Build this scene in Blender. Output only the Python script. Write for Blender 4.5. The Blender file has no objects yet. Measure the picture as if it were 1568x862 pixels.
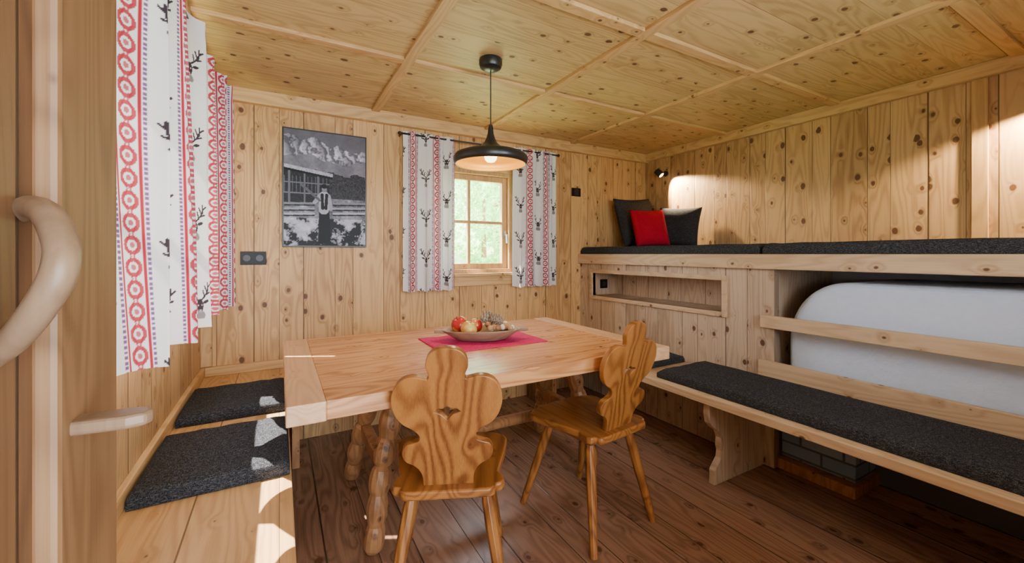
import bpy, bmesh, math, random
import numpy as np
from mathutils import Vector, Matrix
random.seed(4); np.random.seed(4)
S = bpy.context.scene
COL = S.collection

# ------------------------------------------------------------------ nodes
class NT:
    def __init__(s, name):
        s.mat = bpy.data.materials.new(name); s.mat.use_nodes = True
        s.t = s.mat.node_tree; s.t.nodes.clear()
        s.out = s.t.nodes.new('ShaderNodeOutputMaterial')
    def n(s, ty, **kw):
        nd = s.t.nodes.new(ty)
        for k, v in kw.items(): setattr(nd, k, v)
        return nd
    def l(s, a, b): s.t.links.new(a, b)
    def put(s, v, sock):
        if isinstance(v, bpy.types.NodeSocket): s.l(v, sock)
        else: sock.default_value = v
    def M(s, op, a, b=None, c=None, clamp=False):
        m = s.n('ShaderNodeMath', operation=op); m.use_clamp = clamp
        s.put(a, m.inputs[0])
        if b is not None: s.put(b, m.inputs[1])
        if c is not None: s.put(c, m.inputs[2])
        return m.outputs[0]
    def XYZ(s, x, y, z):
        c = s.n('ShaderNodeCombineXYZ')
        s.put(x, c.inputs[0]); s.put(y, c.inputs[1]); s.put(z, c.inputs[2]); return c.outputs[0]
    def noise(s, vec, scale=1, detail=2, rough=.5):
        n = s.n('ShaderNodeTexNoise'); s.l(vec, n.inputs['Vector'])
        n.inputs['Scale'].default_value = scale; n.inputs['Detail'].default_value = detail
        n.inputs['Roughness'].default_value = rough
        return n.outputs['Fac']
    def mix(s, f, a, b, mode='MIX'):
        m = s.n('ShaderNodeMix', data_type='RGBA', blend_type=mode)
        s.put(f, m.inputs[0])
        s.put(a if not isinstance(a, tuple) else (*a, 1), m.inputs[6])
        s.put(b if not isinstance(b, tuple) else (*b, 1), m.inputs[7])
        return m.outputs[2]
    def rng(s, v, a, b, c, d, smooth=False):
        m = s.n('ShaderNodeMapRange'); m.clamp = True
        if smooth: m.interpolation_type = 'SMOOTHSTEP'
        for i, q in enumerate((v, a, b, c, d)): s.put(q, m.inputs[i])
        return m.outputs[0]
    def bsdf(s, color, rough=.5, bump=None, bstr=.3, bdist=.002, metal=0, spec=.5):
        b = s.n('ShaderNodeBsdfPrincipled')
        s.put(color if not isinstance(color, tuple) else (*color, 1), b.inputs['Base Color'])
        s.put(rough, b.inputs['Roughness']); b.inputs['Metallic'].default_value = metal
        b.inputs['Specular IOR Level'].default_value = spec
        if bump is not None:
            bp = s.n('ShaderNodeBump'); bp.inputs['Strength'].default_value = bstr
            bp.inputs['Distance'].default_value = bdist
            s.l(bump, bp.inputs['Height']); s.l(bp.outputs[0], b.inputs['Normal'])
        s.l(b.outputs[0], s.out.inputs[0]); return b

def wood(name, along='Z', across='X', bw=.14, light=(.70, .48, .25), dark=(.44, .25, .11),
         knot=(.085, .030, .012), knots=1., rough=.5, seam=.0016, ring=.45, vary=.55, ks=1., seamdark=.35, rs=1., dens=.35, spec=.4):
    N = NT(name)
    tc = N.n('ShaderNodeTexCoord'); sp = N.n('ShaderNodeSeparateXYZ'); N.l(tc.outputs['Object'], sp.inputs[0])
    ax = {'X': 0, 'Y': 1, 'Z': 2}
    L = sp.outputs[ax[along]]; A = sp.outputs[ax[across]]
    T = sp.outputs[3 - ax[along] - ax[across]]
    if bw:
        Aw = N.M('ADD', A, N.M('MULTIPLY', N.M('SINE', N.M('MULTIPLY', A, 17.3)), .026))
        q = N.M('DIVIDE', Aw, bw); idx = N.M('FLOOR', q); fr = N.M('FRACT', q)
        wn = N.n('ShaderNodeTexWhiteNoise', noise_dimensions='1D'); N.l(N.M('ADD', idx, .37), wn.inputs['W'])
        rnd = wn.outputs['Value']
        edge = N.M('MINIMUM', fr, N.M('SUBTRACT', 1., fr))
        sm = N.rng(edge, seam / bw * .6, seam / bw * 2.0, 1., 0.)
    else:
        rnd = N.M('ADD', 0., .5); sm = None
    L2 = N.M('ADD', L, N.M('MULTIPLY', rnd, 7.3))
    A2 = N.M('ADD', A, N.M('MULTIPLY', rnd, 3.1))
    AT = N.M('ADD', A2, N.M('MULTIPLY', T, .9))
    wob = N.noise(N.XYZ(N.M('MULTIPLY', AT, 45.), N.M('MULTIPLY', L2, 45.), 0.), 1, 1)
    vo = N.n('ShaderNodeTexVoronoi', voronoi_dimensions='2D'); vo.inputs['Scale'].default_value = 1
    N.l(N.XYZ(N.M('MULTIPLY', AT, 9.5 * ks), N.M('MULTIPLY', L2, 6.8 * ks), 0.), vo.inputs['Vector'])
    vs = N.n('ShaderNodeSeparateColor'); N.l(vo.outputs['Color'], vs.inputs[0])
    rad = N.M('MULTIPLY', N.M('POWER', N.rng(vs.outputs[0], dens, 1., .0, 1.), 1.4), .15 * knots)
    d = N.M('ADD', vo.outputs['Distance'], N.M('MULTIPLY', N.M('SUBTRACT', wob, .5), .05))
    km = N.rng(N.M('SUBTRACT', rad, d), -.008, .03, 0., 1.)
    halo = N.M('MULTIPLY', N.rng(d, 0., .36, 1., 0., True), N.rng(rad, 0., .05, 0., 1.))
    g = N.noise(N.XYZ(N.M('MULTIPLY', A2, 7. * rs), N.M('MULTIPLY', T, 7. * rs), N.M('MULTIPLY', L2, .8 * rs)), 1, 1.5)
    ph = N.M('ADD', N.M('MULTIPLY', g, 95.), N.M('MULTIPLY', halo, 8.))
    rg = N.M('MULTIPLY_ADD', N.M('SINE', ph), .5, .5)
    rg = N.M('POWER', rg, 1.6)
    fine = N.noise(N.XYZ(N.M('MULTIPLY', A2, 240.), N.M('MULTIPLY', T, 240.), N.M('MULTIPLY', L2, 5.)), 1, 2)
    blot = N.noise(N.XYZ(N.M('MULTIPLY', A2, 5.), N.M('MULTIPLY', T, 5.), N.M('MULTIPLY', L2, 1.3)), 1, 3)
    f = N.M('ADD', N.M('MULTIPLY', rg, ring), N.M('MULTIPLY', N.M('SUBTRACT', fine, .35), .7))
    f = N.M('ADD', f, N.M('MULTIPLY', N.M('SUBTRACT', rnd, .5), vary))
    f = N.M('ADD', f, N.M('MULTIPLY', N.M('SUBTRACT', blot, .5), 1.1))
    f = N.M('ADD', f, N.M('MULTIPLY', halo, .4), clamp=True)
    c = N.mix(f, light, dark)
    c = N.mix(N.M('MULTIPLY', km, .9), c, knot)
    h = N.M('MULTIPLY', fine, .25)
    if sm is not None:
        c = N.mix(sm, c, tuple(x * seamdark for x in dark))
        h = N.M('SUBTRACT', h, sm)
    N.bsdf(c, rough, h, .35, .003, spec=spec)
    return N.mat

def plain(name, col, rough=.5, metal=0, noise=0, spec=.5, nscale=60, bdist=.002):
    N = NT(name)
    tc = N.n('ShaderNodeTexCoord')
    f = N.noise(tc.outputs['Object'], nscale, 4, .6)
    c = N.mix(N.M('MULTIPLY', f, max(noise, .05)), col, tuple(x * .35 for x in col))
    N.bsdf(c, rough, f if noise else None, .5, bdist, metal, spec)
    return N.mat

def tweed(name, a, b):
    N = NT(name)
    tc = N.n('ShaderNodeTexCoord'); sp = N.n('ShaderNodeSeparateXYZ'); N.l(tc.outputs['Object'], sp.inputs[0])
    x, y, z = sp.outputs
    n1 = N.noise(N.XYZ(N.M('MULTIPLY', x, 420.), N.M('MULTIPLY', y, 90.), N.M('MULTIPLY', z, 420.)), 1, 2)
    n2 = N.noise(N.XYZ(N.M('MULTIPLY', x, 90.), N.M('MULTIPLY', y, 420.), N.M('MULTIPLY', z, 420.)), 1, 2)
    f = N.M('MAXIMUM', n1, n2)
    c = N.mix(N.rng(f, .5, .72, 0., 1.), a, b)
    N.bsdf(c, .95, f, .8, .002, 0, .15)
    return N.mat

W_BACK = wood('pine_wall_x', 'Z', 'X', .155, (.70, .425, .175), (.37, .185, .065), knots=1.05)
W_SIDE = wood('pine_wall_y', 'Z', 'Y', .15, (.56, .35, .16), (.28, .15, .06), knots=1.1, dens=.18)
W_CEIL = wood('pine_ceiling', 'X', 'Y', .19, (.63, .445, .20), (.37, .23, .085), knots=1.0, seam=.0008, ks=1.1, vary=.3, seamdark=.75, dens=.42)
W_TX = wood('pine_trim_x', 'X', 'Z', 0, (.67, .43, .19), (.44, .245, .095), knots=.6)
W_TY = wood('pine_trim_y', 'Y', 'Z', 0, (.65, .42, .19), (.43, .245, .095), knots=.6)
W_TZ = wood('pine_trim_z', 'Z', 'X', 0, (.60, .37, .155), (.39, .215, .08), knots=.5)
W_FLOOR = wood('larch_floor', 'Y', 'X', .17, (.33, .175, .105), (.135, .064, .038), knots=1., rough=.27, seamdark=.2, vary=.5, spec=.55)
W_PALE = wood('spruce_panel', 'Z', 'Y', .16, (.57, .43, .30), (.33, .225, .145), knots=.95, dens=.25)
W_PALEY = wood('spruce_board_y', 'Y', 'Z', 0, (.63, .46, .285), (.43, .28, .16), knots=.6)
W_TAB = wood('table_wood', 'X', 'Y', .16, (.72, .36, .155), (.42, .17, .06), knots=.45, rough=.27, seam=.0008, ring=.7, seamdark=.8, vary=.8)
W_TABE = wood('table_end_wood', 'Y', 'X', 0, (.74, .45, .245), (.55, .30, .145), knots=.3, rough=.3)
W_BENX = wood('bench_wood_x', 'X', 'Y', .2, (.70, .44, .20), (.46, .26, .105), knots=.6, rough=.42, seam=.001)
W_BENY = wood('bench_wood_y', 'Y', 'X', .2, (.70, .43, .19), (.46, .26, .10), knots=.6, rough=.42, seam=.001)
W_CH = wood('chair_wood_seat', 'Y', 'X', 0, (.36, .14, .034), (.15, .047, .011), knots=.3, rough=.3, ring=.65, rs=.8)
W_CHZ = wood('chair_wood_upright', 'Z', 'X', 0, (.38, .155, .038), (.165, .054, .013), knots=.3, rough=.3, ring=.7, rs=.7)
W_DOOR = wood('door_wood', 'Z', 'Y', .115, (.18, .09, .038), (.08, .034, .014), knots=.5, rs=1.2)  # leaf and stile woods darkened to stand in for shade on the door
W_STILE = wood('door_stile_wood', 'Z', 'Y', 0, (.27, .145, .062), (.135, .066, .026), knots=.4, rs=1.2)
W_HAND = wood('handle_wood', 'Z', 'X', 0, (.25, .16, .095), (.15, .09, .048), knots=0, rough=.4, ring=.3)
W_LEG = wood('log_leg_wood', 'Z', 'X', 0, (.42, .20, .08), (.14, .055, .018), knots=.9, rough=.45, ks=2.)
W_BOWL = wood('bowl_wood', 'X', 'Y', 0, (.32, .21, .13), (.15, .09, .055), knots=0, rough=.6)
M_TWEED = tweed('charcoal_tweed', (.014, .015, .018), (.095, .098, .108))
M_PILLOW = tweed('dark_pillow_fabric', (.014, .016, .018), (.08, .083, .09))
M_RED = tweed('red_fabric', (.36, .006, .022), (.52, .015, .05))
M_RUN = tweed('crimson_runner_fabric', (.50, .010, .10), (.78, .06, .24))
M_BLACK = plain('black_metal', (.012, .012, .013), .35)
M_BLACKP = plain('black_plastic', (.006, .006, .006), .4, spec=.25)
M_GOLD = plain('gold_leaf_inside', (.72, .36, .012), .5, .3)
M_PLASTER = plain('white_plaster', (.66, .76, .93), .9, 0, .16, .2, 28, .01)  # cool light cast is put into the plaster as blue
M_GREYP = plain('grey_plaster', (.36, .38, .42), .9, 0, .1)
M_STEEL = plain('steel', (.5, .5, .5), .3, 1)

def emis(name, col, st):
    N = NT(name); e = N.n('ShaderNodeEmission'); e.inputs[0].default_value = (*col, 1); e.inputs[1].default_value = st
    N.l(e.outputs[0], N.out.inputs[0]); return N.mat
M_BULB = emis('bulb_glow', (1, .86, .50), 8)

N = NT('window_glass')
t_ = N.n('ShaderNodeBsdfTransparent'); g_ = N.n('ShaderNodeBsdfGlossy'); g_.inputs['Roughness'].default_value = .02
mx = N.n('ShaderNodeMixShader'); mx.inputs[0].default_value = .05
N.l(t_.outputs[0], mx.inputs[1]); N.l(g_.outputs[0], mx.inputs[2]); N.l(mx.outputs[0], N.out.inputs[0]); M_GLASS = N.mat

N = NT('curtain_fabric')
at = N.n('ShaderNodeAttribute'); at.attribute_name = 'Col'
d_ = N.n('ShaderNodeBsdfDiffuse'); tr = N.n('ShaderNodeBsdfTranslucent')
N.l(at.outputs['Color'], d_.inputs[0]); N.l(at.outputs['Color'], tr.inputs[0])
mx = N.n('ShaderNodeMixShader'); mx.inputs[0].default_value = .08
N.l(d_.outputs[0], mx.inputs[1]); N.l(tr.outputs[0], mx.inputs[2]); N.l(mx.outputs[0], N.out.inputs[0]); M_CURT = N.mat

N = NT('photo_print')
at = N.n('ShaderNodeAttribute'); at.attribute_name = 'Col'; N.bsdf(at.outputs['Color'], .45, spec=.2); M_PRINT = N.mat

# ------------------------------------------------------------------ mesh helpers
def finish(name, bm, mats, parent=None, bevel=0, smooth=False, segs=2, subsurf=0):
    me = bpy.data.meshes.new(name)
    bmesh.ops.recalc_face_normals(bm, faces=bm.faces[:])
    bm.to_mesh(me); bm.free()
    if not isinstance(mats, (list, tuple)): mats = [mats]
    for m in mats: me.materials.append(m)
    ob = bpy.data.objects.new(name, me); COL.objects.link(ob)
    if smooth:
        for p in me.polygons: p.use_smooth = True
    if bevel:
        b = ob.modifiers.new('bevel', 'BEVEL'); b.width = bevel; b.segments = segs; b.limit_method = 'ANGLE'
        b.angle_limit = math.radians(35)
    if parent: ob.parent = parent
    return ob

def empty(name, loc=(0, 0, 0), rz=0):
    e = bpy.data.objects.new(name, None); COL.objects.link(e)
    e.location = loc; e.rotation_euler = (0, 0, rz); e.empty_display_size = .1
    return e

def abox(bm, b):
    x0, x1, y0, y1, z0, z1 = b[:6]; mi = b[6] if len(b) > 6 else 0
    v = [bm.verts.new((x, y, z)) for x in (x0, x1) for y in (y0, y1) for z in (z0, z1)]
    for f in ((0, 1, 3, 2), (4, 6, 7, 5), (0, 4, 5, 1), (2, 3, 7, 6), (0, 2, 6, 4), (1, 5, 7, 3)):
        bm.faces.new([v[i] for i in f]).material_index = mi

def boxes(name, lst, mats, bevel=.003, parent=None, segs=2):
    bm = bmesh.new()
    for b in lst: abox(bm, b)
    return finish(name, bm, mats, parent, bevel, segs=segs)

def frame_of(d):
    d = d.normalized(); a = Vector((0, 0, 1)) if abs(d.z) < .9 else Vector((1, 0, 0))
    u = d.cross(a).normalized(); return u, d.cross(u).normalized()

def tube(bm, pts, rad, seg=12, mi=0, flat=1.):
    pts = [Vector(p) for p in pts]; rings = []
    u = None
    for i, p in enumerate(pts):
        d = (pts[min(i + 1, len(pts) - 1)] - pts[max(i - 1, 0)]).normalized()
        if u is None: u, w = frame_of(d)
        else:
            u = (u - d * u.dot(d)).normalized(); w = d.cross(u)
        r = rad[i] if isinstance(rad, (list, tuple)) else rad
        rings.append([bm.verts.new(p + u * r * math.cos(2 * math.pi * k / seg) + w * r * flat * math.sin(2 * math.pi * k / seg)) for k in range(seg)])
    for a, b in zip(rings, rings[1:]):
        for k in range(seg):
            bm.faces.new((a[k], a[(k + 1) % seg], b[(k + 1) % seg], b[k])).material_index = mi
    bm.faces.new(rings[0]).material_index = mi; bm.faces.new(rings[-1]).material_index = mi

def lathe(bm, prof, c=(0, 0, 0), seg=40, mi=0, sx=1, sy=1, closed=False, rz=0):
    rings = []
    for r, z in prof:
        if r < 1e-5: rings.append([bm.verts.new((c[0], c[1], c[2] + z))]); continue
        ring = []
        for k in range(seg):
            a = 2 * math.pi * k / seg; x = r * math.cos(a) * sx; y = r * math.sin(a) * sy
            ring.append(bm.verts.new((c[0] + x * math.cos(rz) - y * math.sin(rz), c[1] + x * math.sin(rz) + y * math.cos(rz), c[2] + z)))
        rings.append(ring)
    for a, b in list(zip(rings, rings[1:])):
        for k in range(seg):
            k2 = (k + 1) % seg
            if len(a) == 1 and len(b) == 1: continue
            if len(a) == 1: f = bm.faces.new((a[0], b[k], b[k2]))
            elif len(b) == 1: f = bm.faces.new((a[k], a[k2], b[0]))
            else: f = bm.faces.new((a[k], a[k2], b[k2], b[k]))
            f.material_index = mi

def prism(bm, pts, fn, d0, d1, mi=0):
    lo = [bm.verts.new(fn(a, b, d0)) for a, b in pts]; hi = [bm.verts.new(fn(a, b, d1)) for a, b in pts]
    n = len(pts)
    bm.faces.new(lo).material_index = mi; bm.faces.new(hi).material_index = mi
    for i in range(n):
        bm.faces.new((lo[i], lo[(i + 1) % n], hi[(i + 1) % n], hi[i])).material_index = mi

def catmull(pts, n=6, closed=False):
    out = []; P = [Vector(p) for p in pts]; m = len(P)
    for i in range(m if closed else m - 1):
        g = (lambda k: P[k % m]) if closed else (lambda k: P[min(max(k, 0), m - 1)])
        a, b, c, d = g(i - 1), g(i), g(i + 1), g(i + 2)
        for k in range(n):
            t = k / n
            out.append(.5 * ((2 * b) + (c - a) * t + (2 * a - 5 * b + 4 * c - d) * t * t + (3 * b - a - 3 * c + d) * t ** 3))
    if not closed: out.append(P[-1])
    return out

# ------------------------------------------------------------------ room dims
XL, XR, YB, YF, H = -.40, 3.25, 3.0, -.35, 2.205
PX = 2.41      # platform front
SEAT = .48
TH = .16

boxes('floor', [(XL - TH, XR + TH, YF - 1.6, YB + TH, -.06, 0)], W_FLOOR, 0)
boxes('ceiling', [(XL - TH, XR + TH, YF - 1.6, YB + TH, H, H + .08)], W_CEIL, 0)
bx0, bx1, bz0, bz1 = .93, 1.71, 1.05, 1.865
boxes('wall_back', [(XL - TH, bx0, YB, YB + TH, 0, H), (bx1, XR + TH, YB, YB + TH, 0, H),
                    (bx0, bx1, YB, YB + TH, 0, bz0), (bx0, bx1, YB, YB + TH, bz1, H)], W_BACK, 0)
ly0, ly1, lz0, lz1 = 1.12, 2.58, 1.0, 1.96
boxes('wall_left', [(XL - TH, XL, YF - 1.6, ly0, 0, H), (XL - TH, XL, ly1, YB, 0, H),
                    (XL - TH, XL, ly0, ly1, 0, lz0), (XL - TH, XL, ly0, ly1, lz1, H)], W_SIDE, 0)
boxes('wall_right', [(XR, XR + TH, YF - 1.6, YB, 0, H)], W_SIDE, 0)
fx0, fx1, fz0, fz1 = 1.05, 1.95, 1.0, 1.95     # unseen window added behind the viewer to let cool light in
boxes('wall_front', [(XL, -.22, YF - .12, YF, 0, H), (.68, fx0, YF - .12, YF, 0, H), (fx1, XR, YF - .12, YF, 0, H), (fx0, fx1, YF - .12, YF, 0, fz0), (fx0, fx1, YF - .12, YF, fz1, H),
                     (-.22, .68, YF - .12, YF, 2.06, H)], W_BACK, 0)
cr = .085
boxes('trim_1', [(XL, XR, YB - .045, YB, H - cr, H)], W_TX, .004)
boxes('trim_2', [(XL, XL + .085, YF, YB - .045, H - .06, H)], W_TY, .004)
boxes('trim_3', [(XR - .04, XR, YF, YB - .045, H - .075, H)], W_TY, .004)
boxes('trim_4', [(XL, XL + .055, YB - .03, YB, .54, H - cr)], W_TZ, .003)
boxes('trim_5', [(XL + .0, XL + .02, .68, YB - .02, SEAT, SEAT + .055)], W_TY, .003)
boxes('trim_6', [(XL + .02, PX - .0, YB - .02, YB, SEAT, SEAT + .055)], W_TX, .003)
bt = []
for x in (.58, 1.44, 2.29): bt.append((x - .027, x + .027, YF, YB - .045, H - .018, H + .001, 1))
xs = [XL + .085, .58, 1.44, 2.29, XR - .04]
for y in (-.24, .55, 1.33, 2.12):
    for a, b in zip(xs, xs[1:]):
        bt.append((a + (.027 if a > 0 else 0), b - (.027 if b < 3 else 0), y - .027, y + .027, H - .018, H + .001, 0))
boxes('trim_7', bt, [W_TX, W_TY], .003)
boxes('trim_8', [(XR - .014, XR, .66, .72, 1.27, H - .075)], W_TZ, .002)

# ------------------------------------------------------------------ windows
def win_back():
    e = empty('window_1')
    y = YB + .035
    fr = [(bx0, bx0 + .05, YB - .005, YB + .09, bz0, bz1), (bx1 - .05, bx1, YB - .005, YB + .09, bz0, bz1),
          (bx0 + .05, bx1 - .05, YB - .005, YB + .09, bz0, bz0 + .03), (bx0 + .05, bx1 - .05, YB - .005, YB + .09, bz1 - .03, bz1)]
    boxes('frame', fr, W_TZ, .004, e)
    a, b, c, d = bx0 + .05, bx1 - .05, bz0 + .03, bz1 - .03
    sw = .045; mxx = (a + b) / 2; mz = (c + d) / 2
    boxes('sash', [(a, a + sw, y, y + .045, c, d), (b - sw, b, y, y + .045, c, d), (a + sw, b - sw, y, y + .045, c, c + sw),
                   (a + sw, b - sw, y, y + .045, d - sw, d), (mxx - .012, mxx + .012, y + .005, y + .04, c + sw, d - sw),
                   (a + sw, mxx - .012, y + .005, y + .04, mz - .012, mz + .012), (mxx + .012, b - sw, y + .005, y + .04, mz - .012, mz + .012)], W_TZ, .004, e)
    boxes('glass', [(a + sw, b - sw, y + .02, y + .024, c + sw, d - sw)], M_GLASS, 0, e)
    boxes('sill', [(bx0 - .04, bx1 + .04, YB - .05, YB - .0005, bz0 - .025, bz0), (bx0 - .02, bx1 + .02, YB - .02, YB - .0005, bz0 - .1, bz0 - .025)], W_TX, .004, e)
    bm = bmesh.new(); tube(bm, [(b - .02, y, 1.36), (b - .02, y - .035, 1.36), (b - .02, y - .04, 1.29)], .008)
    abox(bm, (b - .034, b - .006, y - .006, y, 1.325, 1.395)); finish('handle', bm, M_STEEL, e)
win_back()
def win_left():
    e = empty('window_2')
    x0, x1 = XL - .09, XL + .002
    sx = XL - .07
    boxes('frame', [(x0, x1, ly0, ly0 + .05, lz0, lz1), (x0, x1, ly1 - .05, ly1, lz0, lz1), (x0, x1, ly0 + .05, ly1 - .05, lz0, lz0 + .03),
                    (x0, x1, ly0 + .05, ly1 - .05, lz1 - .03, lz1)], W_TZ, .004, e)
    a, b, c, d = ly0 + .05, ly1 - .05, lz0 + .03, lz1 - .03; m = (a + b) / 2
    L = []
    for p, q in ((a, m), (m, b)):
        L += [(sx, sx + .04, p, p + .04, c, d), (sx, sx + .04, q - .04, q, c, d), (sx, sx + .04, p + .04, q - .04, c, c + .035), (sx, sx + .04, p + .04, q - .04, d - .035, d),
              (sx + .008, sx + .034, (p + q) / 2 - .011, (p + q) / 2 + .011, c + .035, d - .035),
              (sx + .01, sx + .032, p + .04, (p + q) / 2 - .011, 1.47, 1.492), (sx + .01, sx + .032, (p + q) / 2 + .011, q - .04, 1.47, 1.492)]
    boxes('sash', L, W_TZ, .003, e)
    boxes('glass', [(sx + .018, sx + .022, a + .04, b - .04, c + .035, d - .035)], M_GLASS, 0, e)
win_left()
boxes('added_window', [(fx0, fx0 + .06, YF - .1, YF + .01, fz0, fz1), (fx1 - .06, fx1, YF - .1, YF + .01, fz0, fz1), (fx0 + .06, fx1 - .06, YF - .1, YF + .01, fz0, fz0 + .06), (fx0 + .06, fx1 - .06, YF - .1, YF + .01, fz1 - .06, fz1),
                   (1.49, 1.51, YF - .07, YF - .04, fz0 + .06, fz1 - .06)], W_TZ, .003)  # frame of the added window, out of view, goes with the cool fill

# ------------------------------------------------------------------ curtains
def segd(x, y, a, b):
    ax, ay = a; bx, by = b; dx, dy = bx - ax, by - ay
    t = np.clip(((x - ax) * dx + (y - ay) * dy) / (dx * dx + dy * dy), 0, 1)
    return np.hypot(x - ax - t * dx, y - ay - t * dy)
def deer(x, y):
    X = np.abs(x); m = np.zeros_like(x)
    head = ((X / (.017 - .25 * np.clip(-.0 - y, 0, .03))) ** 2 + ((y + .010) / .030) ** 2) < 1
    neck = ((X / .020) ** 2 + ((y + .040) / .018) ** 2 < 1) & (y > -.052)
    ex, ey = X - .028, y - .010; c, s = math.cos(.35), math.sin(.35)
    ear = ((ex * c + ey * s) / .014) ** 2 + ((-ex * s + ey * c) / .0058) ** 2 < 1
    A = [((.007, .016), (.022, .028)), ((.022, .028), (.040, .050)), ((.040, .050), (.042, .080)), ((.022, .028), (.017, .052)),
         ((.036, .044), (.026, .068)), ((.041, .062), (.054, .074)), ((.030, .036), (.048, .044))]
    ant = np.zeros(x.shape, bool)
    for p, q in A: ant |= segd(X, y, p, q) < .0031
    m[head | ear | ant] = 1; m[neck] = .75
    m[(np.hypot(X - .008, y + .002) < .0028)] = .3
    m[(X < .006) & (y < -.018) & (y > -.030)] = .55
    return m
def cloth_col(u, z, u0, P, bands, cols, ds):
    c = np.empty(u.shape + (3,)); c[:] = (.74, .73, .73)
    red = np.array((.42, .025, .045)); dark = np.array((.05, .037, .045)); pur = np.array((.20, .09, .24))
    def put(m, col, a=1.): c[m] = c[m] * (1 - a) + col * a
    for b in bands:
        x = (u + u0 - b) % P
        zz = (z % .052) - .026
        r = np.hypot(x - .045, zz)
        put((np.abs(r - .018) < .005), red, .95); put(r < .007, red, .85)
        zz2 = ((z + .026) % .052) - .026
        put((np.abs(np.abs(x - .045) - .004 - np.abs(zz2) * .5) < .0025) & (np.abs(zz2) < .02), red, .85)
        for xx in (.016, .074): put(np.abs(x - xx) < .0032, red)
        for xx in (.005, .085): put((np.abs(x - xx) < .0045) & ((z % .012) < .0075), pur)
    for k, cx in enumerate(cols):
        x = (u + u0) % P
        y = ((z + (k % 2) * .145) % .29) - .145
        a = deer((x - cx) / ds, y / ds)[..., None]
        c[:] = c * (1 - a) + dark * a
    return c
DUAL = dict(P=.48, bands=(0, .24), cols=(.165, .405), ds=.98)
WIDE = dict(P=.46, bands=(0, .23), cols=(.16, .39), ds=1.0)
def curtain(name, p0, p1, z0, z1, folds, amp, res, u0, seed, pat, ph0=0.):
    p0 = np.array(p0); p1 = np.array(p1); W = np.hypot(*(p1 - p0)); dr = (p1 - p0) / W; nr = np.array((-dr[1], dr[0]))
    def shape(s, v):
        phs = 2 * np.pi * folds * (s + .03 * np.sin(7 * s + seed)) + .35 * np.sin(2.2 * v + seed) + ph0
        off = amp * (.6 + .4 * (1 - v)) * (np.sin(phs) + .22 * np.sin(2.1 * phs + 1 + v))
        lat = s * W + .5 * amp * np.sin(2 * phs + .7) * np.minimum(1, 6 * s * (1 - s))
        return lat, off, phs
    sf = np.linspace(0, 1, 3000); la, of, _ = shape(sf, .4)
    arc = np.concatenate([[0], np.cumsum(np.hypot(np.diff(la), np.diff(of)))]); G = arc[-1]
    nu = int(G / res); nv = int((z1 - z0) / res)
    un = np.linspace(0, G, nu); s = np.interp(un, arc, sf)[None, :]; v = np.linspace(0, 1, nv)[:, None]
    lat, off, phs = shape(s, v)
    off = off + .005 * np.sin(90 * s) * np.clip((v - .93) / .07, 0, 1) + .007 * np.sin(31 * s + 3 * v) * (W > .6) + .004 * np.sin(40 * s + 3 * v) * (W <= .6)
    X = p0[0] + dr[0] * lat + nr[0] * off; Y = p0[1] + dr[1] * lat + nr[1] * off
    Z = z0 + (z1 - z0) * v + 0 * s + .006 * np.sin(phs) * (1 - v)
    co = np.stack((X, Y, Z), -1).reshape(-1, 3)
    u = un[None, :] + 0 * v; zz = (z0 + (z1 - z0) * v) + 0 * s
    c = cloth_col(u, zz, u0, **pat)
    i = np.arange(nu * nv).reshape(nv, nu)
    f = np.stack((i[:-1, :-1], i[:-1, 1:], i[1:, 1:], i[1:, :-1]), -1).reshape(-1, 4)
    me = bpy.data.meshes.new(name); me.from_pydata(co.tolist(), [], f.tolist())
    ca = me.color_attributes.new('Col', 'FLOAT_COLOR', 'POINT')
    rgba = np.ones((nu * nv, 4), np.float32); rgba[:, :3] = c.reshape(-1, 3); ca.data.foreach_set('color', rgba.ravel())
    me.polygons.foreach_set('use_smooth', [True] * len(me.polygons)); me.materials.append(M_CURT)
    ob = bpy.data.objects.new(name, me); COL.objects.link(ob); return ob
def rod(a, b, brackets):
    e = empty('curtain_rod')
    bm = bmesh.new(); tube(bm, [a, b], .007)
    for p in (a, b): lathe(bm, [(0, -.014), (.012, -.008), (.014, 0), (.012, .008), (0, .014)], p, 16)
    finish('rod', bm, M_BLACK, e, smooth=True)
    bm = bmesh.new()
    for p, q in brackets: tube(bm, [p, q], .006)
    finish('brackets', bm, M_BLACK, e)
curtain('curtain', (.765, 2.925), (1.155, 2.925), .93, 2.075, 4.2, .020, .0032, .20, 1, DUAL)
curtain('curtain', (1.66, 2.925), (2.085, 2.925), .93, 2.075, 4.4, .020, .0032, .09, 2, DUAL)
rod((.74, 2.925, 2.055), (2.11, 2.925, 2.055), [((.755, 2.925, 2.055), (.755, 2.998, 2.055)), ((2.095, 2.925, 2.055), (2.095, 2.998, 2.055))])
curtain('curtain', (-.30, 1.03), (-.28, 2.12), .93, 2.08, 3.2, .055, .0026, .02, 3, WIDE)
curtain('curtain', (-.29, 2.15), (-.235, 2.62), .93, 2.08, 2.6, .032, .0028, .40, 7, DUAL)
rod((-.295, .98, 2.06), (-.295, 2.70, 2.06), [((-.295, 1.0, 2.06), (-.398, 1.0, 2.06)), ((-.295, 2.68, 2.06), (-.398, 2.68, 2.06))])

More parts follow.
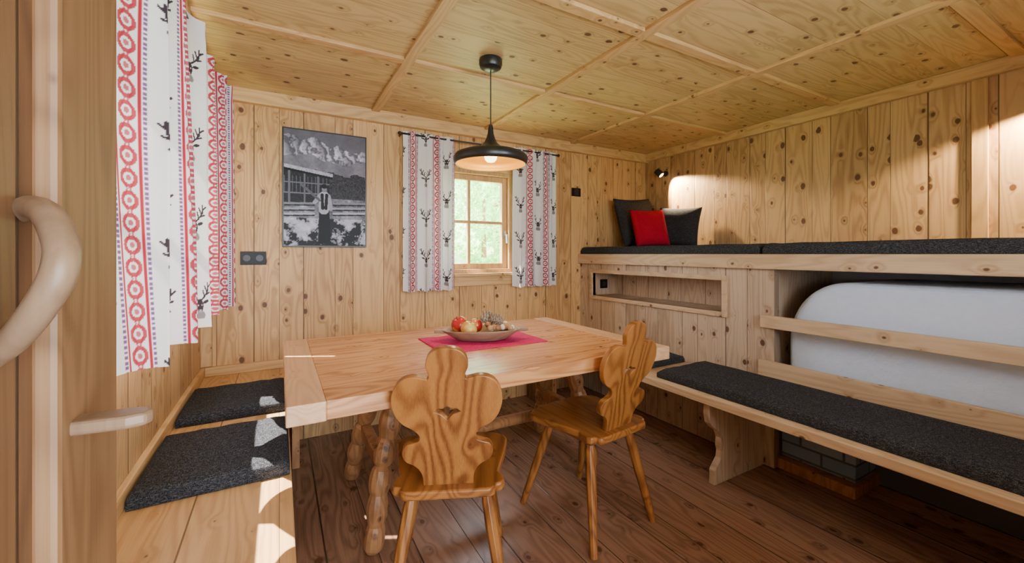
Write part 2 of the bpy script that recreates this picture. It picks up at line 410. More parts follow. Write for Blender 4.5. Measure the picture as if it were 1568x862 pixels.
# ------------------------------------------------------------------ picture
def vnoise(u, v, f, seed):
    rs = np.random.RandomState(seed); g = rs.rand(f[1] + 2, f[0] + 2)
    x = u * f[0]; y = v * f[1]; i = np.clip(x.astype(int), 0, f[0]); j = np.clip(y.astype(int), 0, f[1]); a = x - i; b = y - j
    a = a * a * (3 - 2 * a); b = b * b * (3 - 2 * b)
    return (g[j, i] * (1 - a) + g[j, i + 1] * a) * (1 - b) + (g[j + 1, i] * (1 - a) + g[j + 1, i + 1] * a) * b
def photo(u, v):
    fb = .5 * vnoise(u, v, (9, 12), 1) + .3 * vnoise(u, v, (24, 34), 2) + .2 * vnoise(u, v, (60, 90), 3)
    fine = vnoise(u, v, (90, 130), 5)
    g = .16 + .08 * fb + .1 * (1 - v)
    ridge = .93 + .03 * np.sin(u * 5 + .5) + .06 * (fb - .5) - .06 * u + .02 * np.sin(u * 21)
    mt = v < ridge; ray = np.sin((u * 1.3 + v * .8) * 34 + fb * 11) * .5 + .5
    g = np.where(mt, .12 + .72 * ray * fb + .1 * fb, g)
    low = v < .76 + .03 * np.sin(u * 7) + .06 * (fb - .5); g = np.where(low, .14 + .22 * fb, g)
    forest = (v < .66 + .08 * (fb - .5) - .03 * u); g = np.where(forest, .02 + .10 * fine, g)
    gr = v < .42; g = np.where(gr, .08 + .5 * fb * fb + .15 * fine, g)
    top = .70 - .10 * u
    cab = (v < top - .02) & (v > .37) & (u < .54); g = np.where(cab, .02 + .04 * fine, g)
    roof = (v < top) & (v > top - .03) & (u < .58); g = np.where(roof, .38 + .25 * fine, g)
    g = np.where((v < top - .03) & (v > top - .05) & (u < .58), .01, g)
    g = np.where(cab & (v > .46) & (v < .60) & (((u * 22) % 1) < .25), .10 + .08 * fine, g)
    g = np.where((np.abs(v - .545) < .005) & (u < .54), .22, g); g = np.where((np.abs(v - .455) < .006) & (u < .54), .25, g)
    for px in (.06, .24, .40): g = np.where((np.abs(u - px) < .011) & (v > .37) & (v < top - .05), .20, g)
    g = np.where((v < .24) & (fb > .50), .75 * fb + .08, g); g = np.where((v < .24) & (fb < .43), .03, g)
    for k in (0, 1, 2):
        g = np.where((np.abs(v - (.27 + .045 * k + .03 * u)) < .009) & ((u > .58) | (u < .36)), .50 - .1 * k, g)
        g = np.where((np.abs(v - (.255 + .045 * k + .03 * u)) < .006) & ((u > .58) | (u < .36)), .03, g)
    def el(cx, cy, rx, ry): return ((u - cx) / rx) ** 2 + ((v - cy) / ry) ** 2 < 1
    def seg(a, b, r): return segd(u * .67, v, (a[0] * .67, a[1]), (b[0] * .67, b[1])) < r
    g = np.where(seg((.45, .30), (.44, .04), .027) | seg((.50, .30), (.51, .04), .027), .006, g)
    g = np.where(seg((.475, .44), (.47, .32), .042), .42 + .15 * fine, g)
    g = np.where(seg((.43, .45), (.36, .38), .017) | seg((.53, .44), (.555, .33), .017), .36 + .1 * fine, g)
    g = np.where(seg((.45, .45), (.455, .33), .013) | seg((.505, .45), (.495, .33), .013), .02, g)
    g = np.where(el(.475, .50, .030, .027), .28, g); g = np.where(el(.475, .518, .056, .010) | el(.475, .53, .032, .017), .012, g)
    g = np.where(seg((.42, .40), (.20, .53), .011), .16, g)
    g = np.where(seg((.44, .03), (.40, .022), .012) | seg((.51, .03), (.55, .022), .012), .01, g)
    return np.clip(g, .004, .9) ** 1.35
def picture():
    e = empty('framed_photograph')
    x0, x1, z0, z1 = .015, .523, 1.246, 2.005
    boxes('frame', [(x0, x1, YB - .028, YB - .001, z0, z1)], M_BLACK, .002, e)
    nu, nv = 200, 300
    u, v = np.meshgrid(np.linspace(0, 1, nu), np.linspace(0, 1, nv)); g = photo(u, v)
    m = .009
    X = x0 + m + u * (x1 - x0 - 2 * m); Z = z0 + m + v * (z1 - z0 - 2 * m)
    co = np.stack((X, np.full_like(X, YB - .0295), Z), -1).reshape(-1, 3)
    i = np.arange(nu * nv).reshape(nv, nu); f = np.stack((i[:-1, :-1], i[:-1, 1:], i[1:, 1:], i[1:, :-1]), -1).reshape(-1, 4)
    me = bpy.data.meshes.new('print'); me.from_pydata(co.tolist(), [], f.tolist())
    ca = me.color_attributes.new('Col', 'FLOAT_COLOR', 'POINT'); rgba = np.ones((nu * nv, 4), np.float32)
    rgba[:, 0] = g.ravel() * .93; rgba[:, 1] = g.ravel() * .93; rgba[:, 2] = g.ravel() * 1.15; ca.data.foreach_set('color', rgba.ravel())
    me.materials.append(M_PRINT); o = bpy.data.objects.new('print', me); COL.objects.link(o); o.parent = e
picture()

# ------------------------------------------------------------------ sockets
def outlet(name, c, w, h, kind):
    e = empty(name, c)
    T = lambda a, d, z: (a, -d, z)
    bm = bmesh.new(); prism(bm, [(-w / 2, -h / 2), (w / 2, -h / 2), (w / 2, h / 2), (-w / 2, h / 2)], lambda a, b, d: T(a, d, b), 0, .009)
    finish('plate', bm, M_BLACKP, e, .002)
    bm = bmesh.new(); n = 2 if w > .1 else 1
    for i in range(n):
        cx = (i - (n - 1) / 2) * w / 2
        if kind == 'socket':
            pts = [(cx + .021 * math.cos(t), .021 * math.sin(t)) for t in np.linspace(0, 2 * math.pi, 24)[:-1]]
        else: pts = [(cx - .024, -.028), (cx + .024, -.028), (cx + .024, .028), (cx - .024, .028)]
        prism(bm, pts, lambda a, b, d: T(a, d, b), .0085, .0115)
    finish('insert', bm, M_BLACK, e, .001)
outlet('power_outlet', (-.14, YB, 1.175), .135, .082, 'socket')
outlet('light_switch', (2.36, YB, 1.765), .10, .075, 'switch')

# ------------------------------------------------------------------ benches
def bench():
    q = .002
    e = empty('corner_bench')
    boxes('seat', [(XL + q, .035, .66, YB - q, SEAT - .04, SEAT - .0005)], W_BENY, .004, e)
    boxes('front', [(-.02, .01, .66, YB - .45, 0.0, SEAT - .04), (XL + q, -.02, .66, .69, 0, SEAT - .04)], W_SIDE, .002, e)
    e = empty('corner_bench')
    boxes('seat', [(.036, 1.884, YB - .44, YB - q, SEAT - .04, SEAT - .0005)], W_BENX, .004, e)
    boxes('legs', [(x, x + .04, YB - .40, YB - .05, 0, SEAT - .04) for x in (.06, .95, 1.82)], W_LEG, .003, e)
    e = empty('fireside_bench')
    boxes('seat', [(1.885, PX - .034, YF + .01, YB - q, SEAT - .045, SEAT - .005)], W_PALEY, .004, e)
    prof = [(1.915, .435), (1.915, .375), (1.925, .33), (1.955, .30), (1.995, .275), (2.015, .235), (2.012, .19), (2.02, .165), (2.015, .13), (1.985, .10), (1.962, .075), (1.965, .05), (1.96, 0), (PX - .003, 0), (PX - .003, .435)]
    bm = bmesh.new()
    prism(bm, prof, lambda a, b, d: (a, d, b), 1.345, 1.38)
    prism(bm, prof, lambda a, b, d: (a, d, b), -.25, -.215)
    finish('scroll_supports', bm, W_PALE, e, .004)
bench()

def cushion(name, x0, x1, y0, y1, z, h, mat=M_TWEED):
    bm = bmesh.new(); nx, ny = 14, 14
    rs = random.Random(int(x0 * 1000 + y0 * 77))
    top = [[None] * (ny + 1) for _ in range(nx + 1)]; bot = [[None] * (ny + 1) for _ in range(nx + 1)]
    def warp(t): return .5 - .5 * math.cos(math.pi * t)
    for i in range(nx + 1):
        for j in range(ny + 1):
            a, b = warp(i / nx), warp(j / ny)
            x = x0 + (x1 - x0) * a; y = y0 + (y1 - y0) * b
            dx = min(a, 1 - a) * (x1 - x0); dy = min(b, 1 - b) * (y1 - y0); d = min(dx, dy)
            r = .018; k = 1 if d > r else math.sqrt(max(0, 1 - (1 - d / r) ** 2))
            top[i][j] = bm.verts.new((x, y, z + h * (.55 + .45 * k) + (.003 * rs.uniform(-1, 1) if d > r else 0)))
            bot[i][j] = bm.verts.new((x, y, z))
    for i in range(nx):
        for j in range(ny):
            bm.faces.new((top[i][j], top[i + 1][j], top[i + 1][j + 1], top[i][j + 1]))
            bm.faces.new((bot[i][j], bot[i][j + 1], bot[i + 1][j + 1], bot[i + 1][j]))
    for i in range(nx):
        bm.faces.new((top[i][0], bot[i][0], bot[i + 1][0], top[i + 1][0])); bm.faces.new((top[i][ny], top[i + 1][ny], bot[i + 1][ny], bot[i][ny]))
    for j in range(ny):
        bm.faces.new((top[0][j], top[0][j + 1], bot[0][j + 1], bot[0][j])); bm.faces.new((top[nx][j], bot[nx][j], bot[nx][j + 1], top[nx][j + 1]))
    return finish(name, bm, mat, smooth=True, bevel=.006)
cushion('seat_cushion', -.375, .030, 1.53, 1.99, SEAT, .045)
cushion('seat_cushion', -.375, .030, 2.16, 2.60, SEAT, .045)
cushion('bench_cushion', 1.935, 2.365, YF + .03, 1.70, SEAT - .004, .05)
cushion('bench_cushion', 1.935, 2.365, 1.84, 2.45, SEAT - .004, .045)

# ------------------------------------------------------------------ platform
def platform():
    e = empty('raised_platform')
    boxes('deck', [(PX + .02, XR - .001, YF + .001, YB - .001, 1.125, 1.195)], W_PALEY, .002, e)
    boxes('edge_board', [(PX - .03, PX + .02, YF + .001, YB - .001, 1.115, 1.2)], W_PALEY, .004, e)
    ny0, ny1, nz0, nz1 = 1.60, 2.82, .84, 1.035
    boxes('front_panel', [(PX, PX + .02, 1.34, ny0, 0, 1.115), (PX, PX + .02, ny1, YB - .001, 0, 1.115), (PX, PX + .02, ny0, ny1, 0, nz0), (PX, PX + .02, ny0, ny1, nz1, 1.115),
                          (PX + .02, XR - .01, 1.34, 1.365, 0, 1.125)], W_PALE, 0, e)
    f = .032
    boxes('niche_frame', [(PX - .014, PX + .03, ny0 - f, ny0, nz0 - f, nz1 + f), (PX - .014, PX + .03, ny1, ny1 + f, nz0 - f, nz1 + f),
                          (PX - .014, PX + .03, ny0, ny1, nz0 - f, nz0), (PX - .014, PX + .03, ny0, ny1, nz1, nz1 + f)], W_PALEY, .003, e)
    boxes('niche_box', [(PX + .02, PX + .27, ny0 - .015, ny1 + .015, nz0 - .02, nz0), (PX + .02, PX + .27, ny0 - .015, ny1 + .015, nz1, nz1 + .02),
                        (PX + .02, PX + .27, ny0 - .015, ny0, nz0, nz1), (PX + .02, PX + .27, ny1, ny1 + .015, nz0, nz1), (PX + .25, PX + .27, ny0, ny1, nz0, nz1)], W_PALE, 0, e)
    boxes('backrest_rails', [(PX - .03, PX - .002, YF + .01, 1.355, .785, .855), (PX - .03, PX - .002, YF + .01, 1.365, .51, .60)], W_PALEY, .004, e)
    boxes('corner_post', [(PX - .001, PX + .05, 1.29, 1.34, .0, 1.115)], W_PALE, .003, e)
platform()
outlet('power_outlet', (PX + .12, 2.82, .935), .08, .08, 'socket')
cushion('platform_cushion', PX - .005, XR - .02, 1.375, YB - .01, 1.2, .062)
cushion('platform_cushion', PX - .005, XR - .02, YF + .02, 1.355, 1.2, .062)

def oven():
    e = empty('masonry_oven')
    bm = bmesh.new(); pts = [(1.265, .50)]
    R = .30
    for k in range(15):
        a = math.pi / 2 * k / 14
        pts.append((1.265 - R + R * math.cos(a) ** .9, 1.055 - R * 1.15 + R * 1.15 * math.sin(a)))
    pts += [(.2, 1.06), (YF + .02, 1.05), (YF + .02, .50)]
    prism(bm, pts, lambda a, b, d: (d, a, b), 2.50, 3.17)
    finish('plaster_body', bm, M_PLASTER, e, .035, segs=4)
    N = NT('grey_brick'); tc = N.n('ShaderNodeTexCoord'); sp = N.n('ShaderNodeSeparateXYZ'); N.l(tc.outputs['Object'], sp.inputs[0])
    br = N.n('ShaderNodeTexBrick'); N.l(N.XYZ(N.M('ADD', sp.outputs[0], sp.outputs[1]), sp.outputs[2], 0.), br.inputs['Vector'])
    br.inputs['Scale'].default_value = 1; br.inputs['Brick Width'].default_value = .2; br.inputs['Row Height'].default_value = .07; br.inputs['Mortar Size'].default_value = .006
    br.inputs['Color1'].default_value = (.17, .25, .36, 1); br.inputs['Color2'].default_value = (.25, .34, .46, 1); br.inputs['Mortar'].default_value = (.08, .10, .12, 1)
    N.bsdf(br.outputs['Color'], .8, br.outputs['Fac'], -.5, .004)
    boxes('brick_base', [(2.50, 3.17, .95, 1.30, .055, .50)], [N.mat], .006, e)
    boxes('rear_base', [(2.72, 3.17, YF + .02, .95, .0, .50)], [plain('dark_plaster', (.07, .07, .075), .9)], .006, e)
    boxes('base_frame', [(2.44, 3.17, .93, 1.335, 0, .055)], W_LEG, .004, e)
    boxes('recess_wall', [(3.175, XR - .002, YF + .005, 1.335, 0, 1.12)], M_GREYP, 0, e)
oven()

# ------------------------------------------------------------------ table
def table():
    e = empty('dining_table')
    x0, x1, y0, y1, z0, z1 = .015, 1.585, 1.315, 2.335, .713, .77
    boxes('top_boards', [(x0 + .105, x1 - .105, y0 + .004, y1 - .004, z0, z1)], W_TAB, .003, e)
    boxes('breadboard_ends', [(x0, x0 + .105, y0, y1, z0 - .002, z1 + .0005), (x1 - .105, x1, y0, y1, z0 - .002, z1 + .0005)], W_TABE, .004, e)
    boxes('beams', [(.38, .50, 1.55, 2.22, z0 - .06, z0), (1.36, 1.48, 1.55, 2.22, z0 - .06, z0)], W_TABE, .006, e)
    def leg(n, f, t):
        bm = bmesh.new(); f = Vector(f); t = Vector(t); pts = []; rad = []
        K = 44
        for i in range(K + 1):
            s = i / K; p = f.lerp(t, s)
            notch = abs(math.sin(math.pi * s * 6.0)) ** .45
            pts.append((p.x + .006 * math.sin(9 * s + n), p.y + .006 * math.cos(7 * s + n), p.z)); rad.append((.040 + .010 * s) * (.62 + .40 * notch))
        tube(bm, pts, rad, 12); finish('leg_%d' % n, bm, W_LEG, e, smooth=False)
    leg(1, (.32, 1.72, 0), (.43, 1.78, z0 - .058)); leg(2, (.33, 2.36, 0), (.43, 2.10, z0 - .058))
    leg(3, (1.56, 1.83, 0), (1.42, 1.87, z0 - .058)); leg(4, (1.55, 2.36, 0), (1.42, 2.12, z0 - .058))
    boxes('stretcher_cross', [(.36, .41, 1.76, 2.2, .27, .33), (1.46, 1.51, 1.86, 2.22, .27, .33)], W_LEG, .006, e)
    bm = bmesh.new(); tube(bm, [(.40, 1.93, .30), (.9, 1.94, .305), (1.48, 1.95, .30)], .03, 10)
    finish('stretcher', bm, W_LEG, e, smooth=True)
table()

bm = bmesh.new()
nx, ny = 40, 24; g = [[bm.verts.new((.61 + .54 * i / nx, 1.68 + .37 * j / ny, .7712 + .0012 * math.sin(i * .6) * math.sin(j * .5 + i * .2))) for j in range(ny + 1)] for i in range(nx + 1)]
for i in range(nx):
    for j in range(ny): bm.faces.new((g[i][j], g[i + 1][j], g[i + 1][j + 1], g[i][j + 1]))
r_ = bmesh.ops.extrude_face_region(bm, geom=bm.faces[:])
for v in [q for q in r_['geom'] if isinstance(q, bmesh.types.BMVert)]: v.co.z += .0022
finish('table_runner', bm, M_RUN, smooth=True)

BC = Vector((.875, 1.86, .775)); BR = -.37
def bowl():
    e = empty('fruit_bowl', BC, BR)
    bm = bmesh.new()
    prof = [(0, .0), (.10, .0), (.125, .006), (.165, .030), (.195, .050), (.198, .054), (.192, .056), (.16, .038), (.12, .016), (0, .011)]
    lathe(bm, prof, (0, 0, 0), 48, 0, 1, .52)
    for s in (-1, 1):
        pts = [(s * .178, -.025), (s * .215, -.022), (s * .232, -.010), (s * .232, .010), (s * .215, .022), (s * .178, .025)]
        prism(bm, pts, lambda a, b, d: (a, b, d), .040, .054)
    finish('bowl', bm, W_BOWL, e, .003, smooth=True)
bowl()
ca, sa = math.cos(BR), math.sin(BR)
def bpos(a, b, z): return (BC.x + ca * a - sa * b, BC.y + sa * a + ca * b, BC.z + z)
def skin(name, a, b, lo, hi):
    N = NT(name); tc = N.n('ShaderNodeTexCoord'); f = N.noise(tc.outputs['Object'], 18, 3)
    N.bsdf(N.mix(N.rng(f, lo, hi, 0., 1.), a, b), .25); return N.mat
A_RED = skin('red_apple_skin', (.45, .018, .018), (.60, .34, .08), .50, .68)
A_YEL = skin('yellow_apple_skin', (.62, .26, .05), (.62, .50, .14), .40, .55)
for a, b, z, r, m_ in ((-.108, .018, .076, .043, A_RED), (-.064, -.030, .062, .041, A_YEL), (-.030, .034, .066, .038, A_RED)):
    bm = bmesh.new()
    pr = [(0, -.78)] + [(math.sin(t) * (1 - .06 * math.cos(t) * -1), -math.cos(t) * .9 + (.0 if t < 2.6 else -(t - 2.6) * .55)) for t in np.linspace(.25, 2.95, 16)] + [(0, .52)]
    lathe(bm, [(p * r, q * r) for p, q in pr], (0, 0, 0), 24)
    tube(bm, [(0, 0, .5 * r), (.003, 0, 1.05 * r)], .0014, 6, 1)
    o = finish('apple', bm, [m_, M_BLACK], smooth=True); o.location = bpos(a, b, z); o.rotation_euler = (random.uniform(-.5, .5), random.uniform(-.5, .5), a * 50)
bm = bmesh.new(); rr = random.Random(3)
for i in range(34):
    a = rr.uniform(.03, .15); b = rr.uniform(-.06, .06) * (1 - (a - .02) * 3); z = .046 + .03 * (1 - abs(b) * 12) * (1 - a * 4) + rr.uniform(0, .014)
    m = Matrix.Translation(bpos(a, b, z)) @ Matrix.Rotation(rr.uniform(0, 3), 4, 'Z') @ Matrix.Diagonal((.019, .015, .015, 1))
    q = bmesh.ops.create_icosphere(bm, subdivisions=2, radius=1, matrix=m)
    mi = rr.choice((0, 0, 1, 1, 2))
    for v in q['verts']:
        for f in v.link_faces: f.material_index = mi
finish('walnut_pile', bm, [plain('walnut', (.45, .27, .13), .6, 0, .4, nscale=120), plain('pale_nut', (.80, .70, .55), .6, 0, .3), plain('hazelnut', (.30, .13, .05), .4)], smooth=True)
CONE = plain('pine_cone_scales', (.40, .31, .25), .7, 0, .5)
for a, b, z in ((.025, .022, .108), (.075, -.005, .098)):
    bm = bmesh.new()
    for k in range(46):
        t = k / 45; ang = k * 2.39996; r = .024 * math.sin(math.pi * (.12 + .86 * t)) + .002; zz = -.030 + .066 * t
        p = Vector((r * math.cos(ang), r * math.sin(ang), zz))
        m = Matrix.Translation(p) @ Matrix.Rotation(ang, 4, 'Z') @ Matrix.Rotation(-.5, 4, 'Y') @ Matrix.Diagonal((.010, .008, .0028, 1))
        bmesh.ops.create_icosphere(bm, subdivisions=1, radius=1, matrix=m)
    tube(bm, [(0, 0, -.026), (0, 0, 0), (0, 0, .028)], [.014, .018, .006], 8)
    o = finish('pine_cone', bm, CONE); o.location = bpos(a, b, z); o.rotation_euler = (1.2, .3, a * 60)

# ------------------------------------------------------------------ chairs
def chair(loc, rz):
    e = empty('dining_chair', loc, rz)
    half = [(0, -.062), (.135, -.062), (.150, -.050), (.152, -.035), (.172, -.030), (.182, -.012), (.180, .02), (.166, .045), (.172, .075), (.200, .20), (.215, .29), (.205, .325), (.17, .348), (.09, .366), (0, .372)]
    pts = half + [(-x, y) for x, y in reversed(half[1:-1])]
    bm = bmesh.new(); prism(bm, pts, lambda a, b, d: (a, b, d), .43, .46)
    finish('seat', bm, W_CH, e, .008, segs=3)
    boxes('cleats', [(-.145, -.095, .0, .30, .405, .43), (.095, .145, .0, .30, .405, .43)], W_CH, .006, e)
    n = 1
    for sx in (-1, 1):
        for (ty, fy) in ((.03, -.06), (.27, .395)):
            bm = bmesh.new(); a = Vector((sx * .12, ty, .425)); b = Vector((sx * .192, fy, 0))
            P = [a.lerp(b, t) for t in (0, .12, .3, .6, .9, 1)]
            tube(bm, [tuple(p) for p in P], [.016, .021, .0225, .0195, .0165, .0155], 8)
            finish('leg_%d' % n, bm, W_CHZ, e, .002); n += 1
    ctrl = [(0, .478), (.030, .474), (.052, .456), (.061, .424), (.052, .394), (.056, .378), (.072, .380), (.104, .386), (.138, .374), (.160, .342), (.166, .300), (.155, .258), (.134, .230),
            (.106, .212), (.086, .190), (.088, .168), (.108, .158), (.130, .150), (.140, .126), (.130, .098), (.106, .084), (.088, .064), (.078, .035), (.078, -.02)]
    c = catmull([(x, z, 0) for x, z in ctrl], 4)
    right = [(p.x, p.y) for p in c]; left = [(-x, z) for x, z in reversed(right[1:])]
    outline = right + left
    hole = [(0, .235), (.020, .258), (.046, .268), (.030, .282), (.014, .282), (0, .292), (-.014, .282), (-.030, .282), (-.046, .268), (-.020, .258)]
    cu = bpy.data.curves.new('backrest', 'CURVE'); cu.dimensions = '2D'; cu.fill_mode = 'BOTH'
    cu.extrude = .0095; cu.bevel_depth = .003; cu.bevel_resolution = 2
    for L in (outline, hole):
        sp = cu.splines.new('POLY'); sp.points.add(len(L) - 1)
        for q, (x, z) in zip(sp.points, L): q.co = (x, z, 0, 1)
        sp.use_cyclic_u = True
    tmp = bpy.data.objects.new('tmp', cu); COL.objects.link(tmp)
    dg = bpy.context.evaluated_depsgraph_get(); me = bpy.data.meshes.new_from_object(tmp.evaluated_get(dg))
    bpy.data.objects.remove(tmp); bpy.data.curves.remove(cu)
    lean = math.radians(13)
    me.transform(Matrix.Translation((0, -.012, .455)) @ Matrix.Rotation(math.radians(90) + lean, 4, 'X'))
    me.materials.clear(); me.materials.append(W_CHZ)
    for p in me.polygons: p.material_index = 0
    o = bpy.data.objects.new('backrest', me); COL.objects.link(o); o.parent = e
chair((.484, 1.28, 0), math.radians(-24))
chair((1.262, 1.34, 0), math.radians(7))

# ------------------------------------------------------------------ pendant lamp
LX, LY = .95, 1.91
def lamp():
    e = empty('pendant_lamp', (LX, LY, 0))
    bm = bmesh.new()
    lathe(bm, [(0, H), (.058, H), (.060, H - .006), (.060, H - .028), (.054, H - .045), (.035, H - .056), (.012, H - .060), (0, H - .060)], seg=40)
    finish('canopy', bm, M_BLACK, e, smooth=True, bevel=.002)
    bm = bmesh.new(); tube(bm, [(0, 0, 1.85), (0, 0, H - .055)], .0032, 8); finish('cord', bm, M_BLACK, e)
    bm = bmesh.new()
    out = [(0, 1.868), (.010, 1.866), (.013, 1.85), (.016, 1.82), (.024, 1.795), (.036, 1.772), (.060, 1.752), (.10, 1.737), (.15, 1.724), (.182, 1.711), (.192, 1.696), (.190, 1.676), (.182, 1.662)]
    inn = [(.178, 1.663), (.181, 1.678), (.180, 1.694), (.170, 1.706), (.14, 1.718), (.095, 1.730), (.055, 1.744), (.0, 1.755)]
    lathe(bm, out, seg=64, mi=0)
    lathe(bm, [out[-1], inn[0]], seg=64, mi=0); lathe(bm, inn, seg=64, mi=1)
    bmesh.ops.remove_doubles(bm, verts=bm.verts[:], dist=.0002)
    finish('shade', bm, [M_BLACK, M_GOLD], e, smooth=True)
    bm = bmesh.new(); lathe(bm, [(0, 1.672), (.02, 1.676), (.030, 1.688), (.033, 1.702), (.028, 1.718), (.016, 1.734), (.013, 1.745)], seg=28)
    finish('bulb', bm, M_BULB, e, smooth=True)
    l = bpy.data.lights.new('bulb_light', 'POINT'); l.energy = 3.5; l.color = (1, .80, .42); l.shadow_soft_size = .03
    o = bpy.data.objects.new('bulb_light', l); COL.objects.link(o); o.parent = e; o.location = (0, 0, 1.63)
    l = bpy.data.lights.new('bulb_downlight', 'SPOT'); l.energy = 14; l.color = (1, .80, .48); l.spot_size = math.radians(140); l.spot_blend = .8; l.shadow_soft_size = .03
    o = bpy.data.objects.new('bulb_downlight', l); COL.objects.link(o); o.parent = e; o.location = (0, 0, 1.665)
lamp()

def spotlamp(y, z, target, energy):
    e = empty('wall_spotlight', (XR, y, z))
    bm = bmesh.new(); tube(bm, [(0, 0, 0), (-.012, 0, 0)], .028, 24); tube(bm, [(-.01, 0, 0), (-.09, 0, 0)], .007, 10)
    c = Vector((-.10, 0, 0)); d = Vector(target) - Vector((XR - .10, y, z)); d.normalize()
    tube(bm, [c - d * .035, c - d * .03, c + d * .03, c + d * .036], [.018, .030, .032, .030], 24)
    finish('body', bm, M_BLACK, e, .002)
    bm = bmesh.new(); tube(bm, [c + d * .0365, c + d * .038], .024, 24); finish('lens', bm, emis('spot_lens', (1, .78, .45), 8), e)
    l = bpy.data.lights.new('spot', 'SPOT'); l.energy = energy; l.color = (1, .76, .46); l.spot_size = math.radians(84); l.spot_blend = .5; l.shadow_soft_size = .015
    o = bpy.data.objects.new('spot', l); COL.objects.link(o); o.parent = e; o.location = c + d * .045
    o.rotation_euler = d.to_track_quat('-Z', 'Y').to_euler()
spotlamp(2.74, 1.975, (XR, 2.48, 1.68), 190)
spotlamp(.36, 1.975, (XR, .56, 1.68), 190)

# ------------------------------------------------------------------ pillows
def pillow(name, c, w, h, th, normal_yaw, tilt, roll, mat):
    bm = bmesh.new(); n = 22
    A = [[None] * (n + 1) for _ in range(n + 1)]; B = [[None] * (n + 1) for _ in range(n + 1)]
    for i in range(n + 1):
        for j in range(n + 1):
            a = -1 + 2 * i / n; b = -1 + 2 * j / n
            x = a * w / 2 * (1 - .06 * (1 - b * b) * abs(a)); z = b * h / 2 * (1 - .06 * (1 - a * a) * abs(b))
            t = th / 2 * ((1 - a ** 4) * (1 - b ** 4)) ** .55 + .004 * math.sin(5 * a + 3 * b)* (1 - a * a) * (1 - b * b)
            A[i][j] = bm.verts.new((x, -t, z)); B[i][j] = A[i][j] if (i in (0, n) or j in (0, n)) else bm.verts.new((x, t, z))
    for i in range(n):
        for j in range(n):
            bm.faces.new((A[i][j], A[i + 1][j], A[i + 1][j + 1], A[i][j + 1])); bm.faces.new((B[i][j], B[i][j + 1], B[i + 1][j + 1], B[i + 1][j]))
    o = finish(name, bm, mat, smooth=True)
    o.matrix_world = Matrix.Translation(c) @ Matrix.Rotation(normal_yaw, 4, 'Z') @ Matrix.Rotation(tilt, 4, 'X') @ Matrix.Rotation(roll, 4, 'Y')
    return o
pillow('throw_pillow', (2.97, 2.84, 1.505), .52, .47, .13, math.radians(4), math.radians(-14), math.radians(-4), M_PILLOW)
pillow('throw_pillow', (2.90, 2.62, 1.435), .36, .35, .11, math.radians(-12), math.radians(-16), math.radians(-2), M_RED)
pillow('throw_pillow', (3.12, 2.50, 1.445), .38, .36, .11, math.radians(-72), math.radians(-12), math.radians(3), M_PILLOW)

# ------------------------------------------------------------------ door
def door():
    e = empty('door_1')
    boxes('leaf', [(-.205, -.165, YF + .07, .59, .01, 2.04)], W_DOOR, .003, e)
    boxes('stiles', [(-.168, -.150, .455, .59, .01, 2.04), (-.168, -.150, YF + .07, YF + .18, .01, 2.04), (-.168, -.150, YF + .18, .455, .01, .14), (-.168, -.150, YF + .18, .455, 1.92, 2.04)], W_STILE, .005, e)
    bm = bmesh.new()
    pts = catmull([(-.168, .445, 1.231), (-.156, .430, 1.234), (-.137, .400, 1.226), (-.123, .376, 1.206), (-.121, .366, 1.187), (-.132, .372, 1.165), (-.150, .390, 1.144), (-.170, .412, 1.129)], 6)
    n = len(pts); rad = [.0080 + .0010 * math.sin(math.pi * i / (n - 1)) for i in range(n)]
    tube(bm, pts, rad, 16); finish('handle', bm, W_HAND, e, smooth=True)
    bm = bmesh.new()
    prism(bm, [(-.155, .500), (-.155, .474), (-.115, .470), (-.102, .473), (-.098, .482), (-.102, .494), (-.115, .499)], lambda a, b, d: (a, b, d), 1.049, 1.061)
    finish('latch_peg', bm, W_HAND, e, .004, segs=3)
door()

# ------------------------------------------------------------------ outside
N = NT('meadow'); tc = N.n('ShaderNodeTexCoord'); f = N.noise(tc.outputs['Object'], .8, 6)
N.bsdf(N.mix(f, (.50, .62, .28), (.26, .40, .14)), .9); M_GRASS = N.mat
bm = bmesh.new()
v = [bm.verts.new(p) for p in ((-30, 3.4, -.5), (40, 3.4, -.5), (40, 14, -.2), (-30, 14, -.2), (40, 60, 9), (-30, 60, 9))]
bm.faces.new((v[0], v[1], v[2], v[3])); bm.faces.new((v[3], v[2], v[4], v[5]))
w = [bm.verts.new(p) for p in ((-40, -20, -.5), (-.7, -20, -.5), (-.7, 3.4, -.5), (-40, 3.4, -.5))]; bm.faces.new(w)
finish('meadow_ground', bm, M_GRASS)
N = NT('foliage'); tc = N.n('ShaderNodeTexCoord'); f = N.noise(tc.outputs['Object'], 2.5, 3)
cc = N.mix(N.rng(f, .35, .65, 0., 1.), (.50, .80, .34), (.20, .48, .14))
d_ = N.n('ShaderNodeBsdfDiffuse'); tr = N.n('ShaderNodeBsdfTranslucent'); N.l(cc, d_.inputs[0]); N.l(cc, tr.inputs[0])
mx = N.n('ShaderNodeMixShader'); mx.inputs[0].default_value = .5; N.l(d_.outputs[0], mx.inputs[1]); N.l(tr.outputs[0], mx.inputs[2]); N.l(mx.outputs[0], N.out.inputs[0]); M_LEAF = N.mat
rr = random.Random(8)
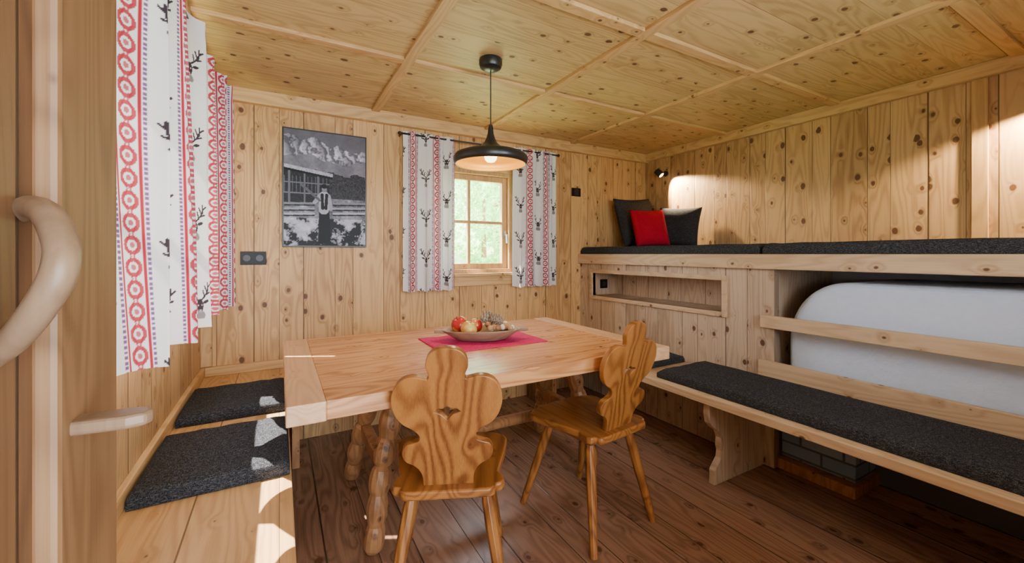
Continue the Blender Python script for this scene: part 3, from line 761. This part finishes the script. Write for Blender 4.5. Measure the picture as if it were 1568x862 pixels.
for (x, y, s) in ((3.2, 12, 1.2), (6.2, 13, 1.6), (8.8, 17, 2.4), (4.0, 21, 2.6), (11.5, 22, 3)):
    e = empty('tree', (x, y, -.4 + max(0, y - 14) * .2))
    bm = bmesh.new(); tube(bm, [(0, 0, 0), (0, 0, s * 2.2)], [.09 * s, .03 * s], 8); finish('trunk', bm, W_LEG, e)
    bm = bmesh.new()
    for k in range(2200):
        t = rr.random(); a = rr.uniform(0, 6.3); r = s * (1.0 * math.sin(math.pi * (t * .85 + .1))) * rr.random() ** .4
        c = Vector((r * math.cos(a), r * math.sin(a), s * (.7 + 2.3 * t)))
        R = Matrix.Rotation(rr.uniform(0, 6), 3, (rr.uniform(-1, 1), rr.uniform(-1, 1), rr.uniform(.1, 1))); q = s * rr.uniform(.04, .09)
        bm.faces.new([bm.verts.new(c + R @ Vector(p) * q) for p in ((-1, 0, 0), (0, -.5, 0), (1, 0, 0), (0, .5, 0))])
    finish('crown', bm, M_LEAF, e)

# ------------------------------------------------------------------ light
w = bpy.data.worlds.new('sky'); S.world = w; w.use_nodes = True
bg = w.node_tree.nodes['Background']; bg.inputs[0].default_value = (.82, .90, 1, 1); bg.inputs[1].default_value = 17.
def light(name, ty, loc, d, en, col, **kw):
    l = bpy.data.lights.new(name, ty); l.energy = en; l.color = col
    for k, v in kw.items(): setattr(l, k, v)
    o = bpy.data.objects.new(name, l); COL.objects.link(o); o.location = loc; o.rotation_euler = Vector(d).to_track_quat('-Z', 'Y').to_euler(); return o
light('sun', 'SUN', (-4, 4, 6), (.55, -.28, -.86), 48, (1, .93, .84), angle=math.radians(.6))
light('added_room_fill', 'AREA', (.35, -1.1, 1.85), (.35, 1, -.12), 8, (.95, .96, 1), shape='RECTANGLE', size=1.0, size_y=.7)  # unseen fill added behind the camera to brighten the room
light('added_cool_fill', 'AREA', (1.5, YF - .14, 1.48), (.25, 1, -.05), 9, (.76, .87, 1), shape='RECTANGLE', size=.78, size_y=.82)  # cool fill added at the made-up window, lights oven, bench and floor

# ------------------------------------------------------------------ camera
cam = bpy.data.cameras.new('camera'); cam.sensor_width = 36; cam.lens = 36 * 632 / 1568; cam.shift_y = -42 / 1568; cam.clip_start = .01
co = bpy.data.objects.new('camera', cam); COL.objects.link(co); co.location = (0, 0, 1.2); co.rotation_euler = (math.radians(90), 0, math.radians(-29.4))
S.camera = co
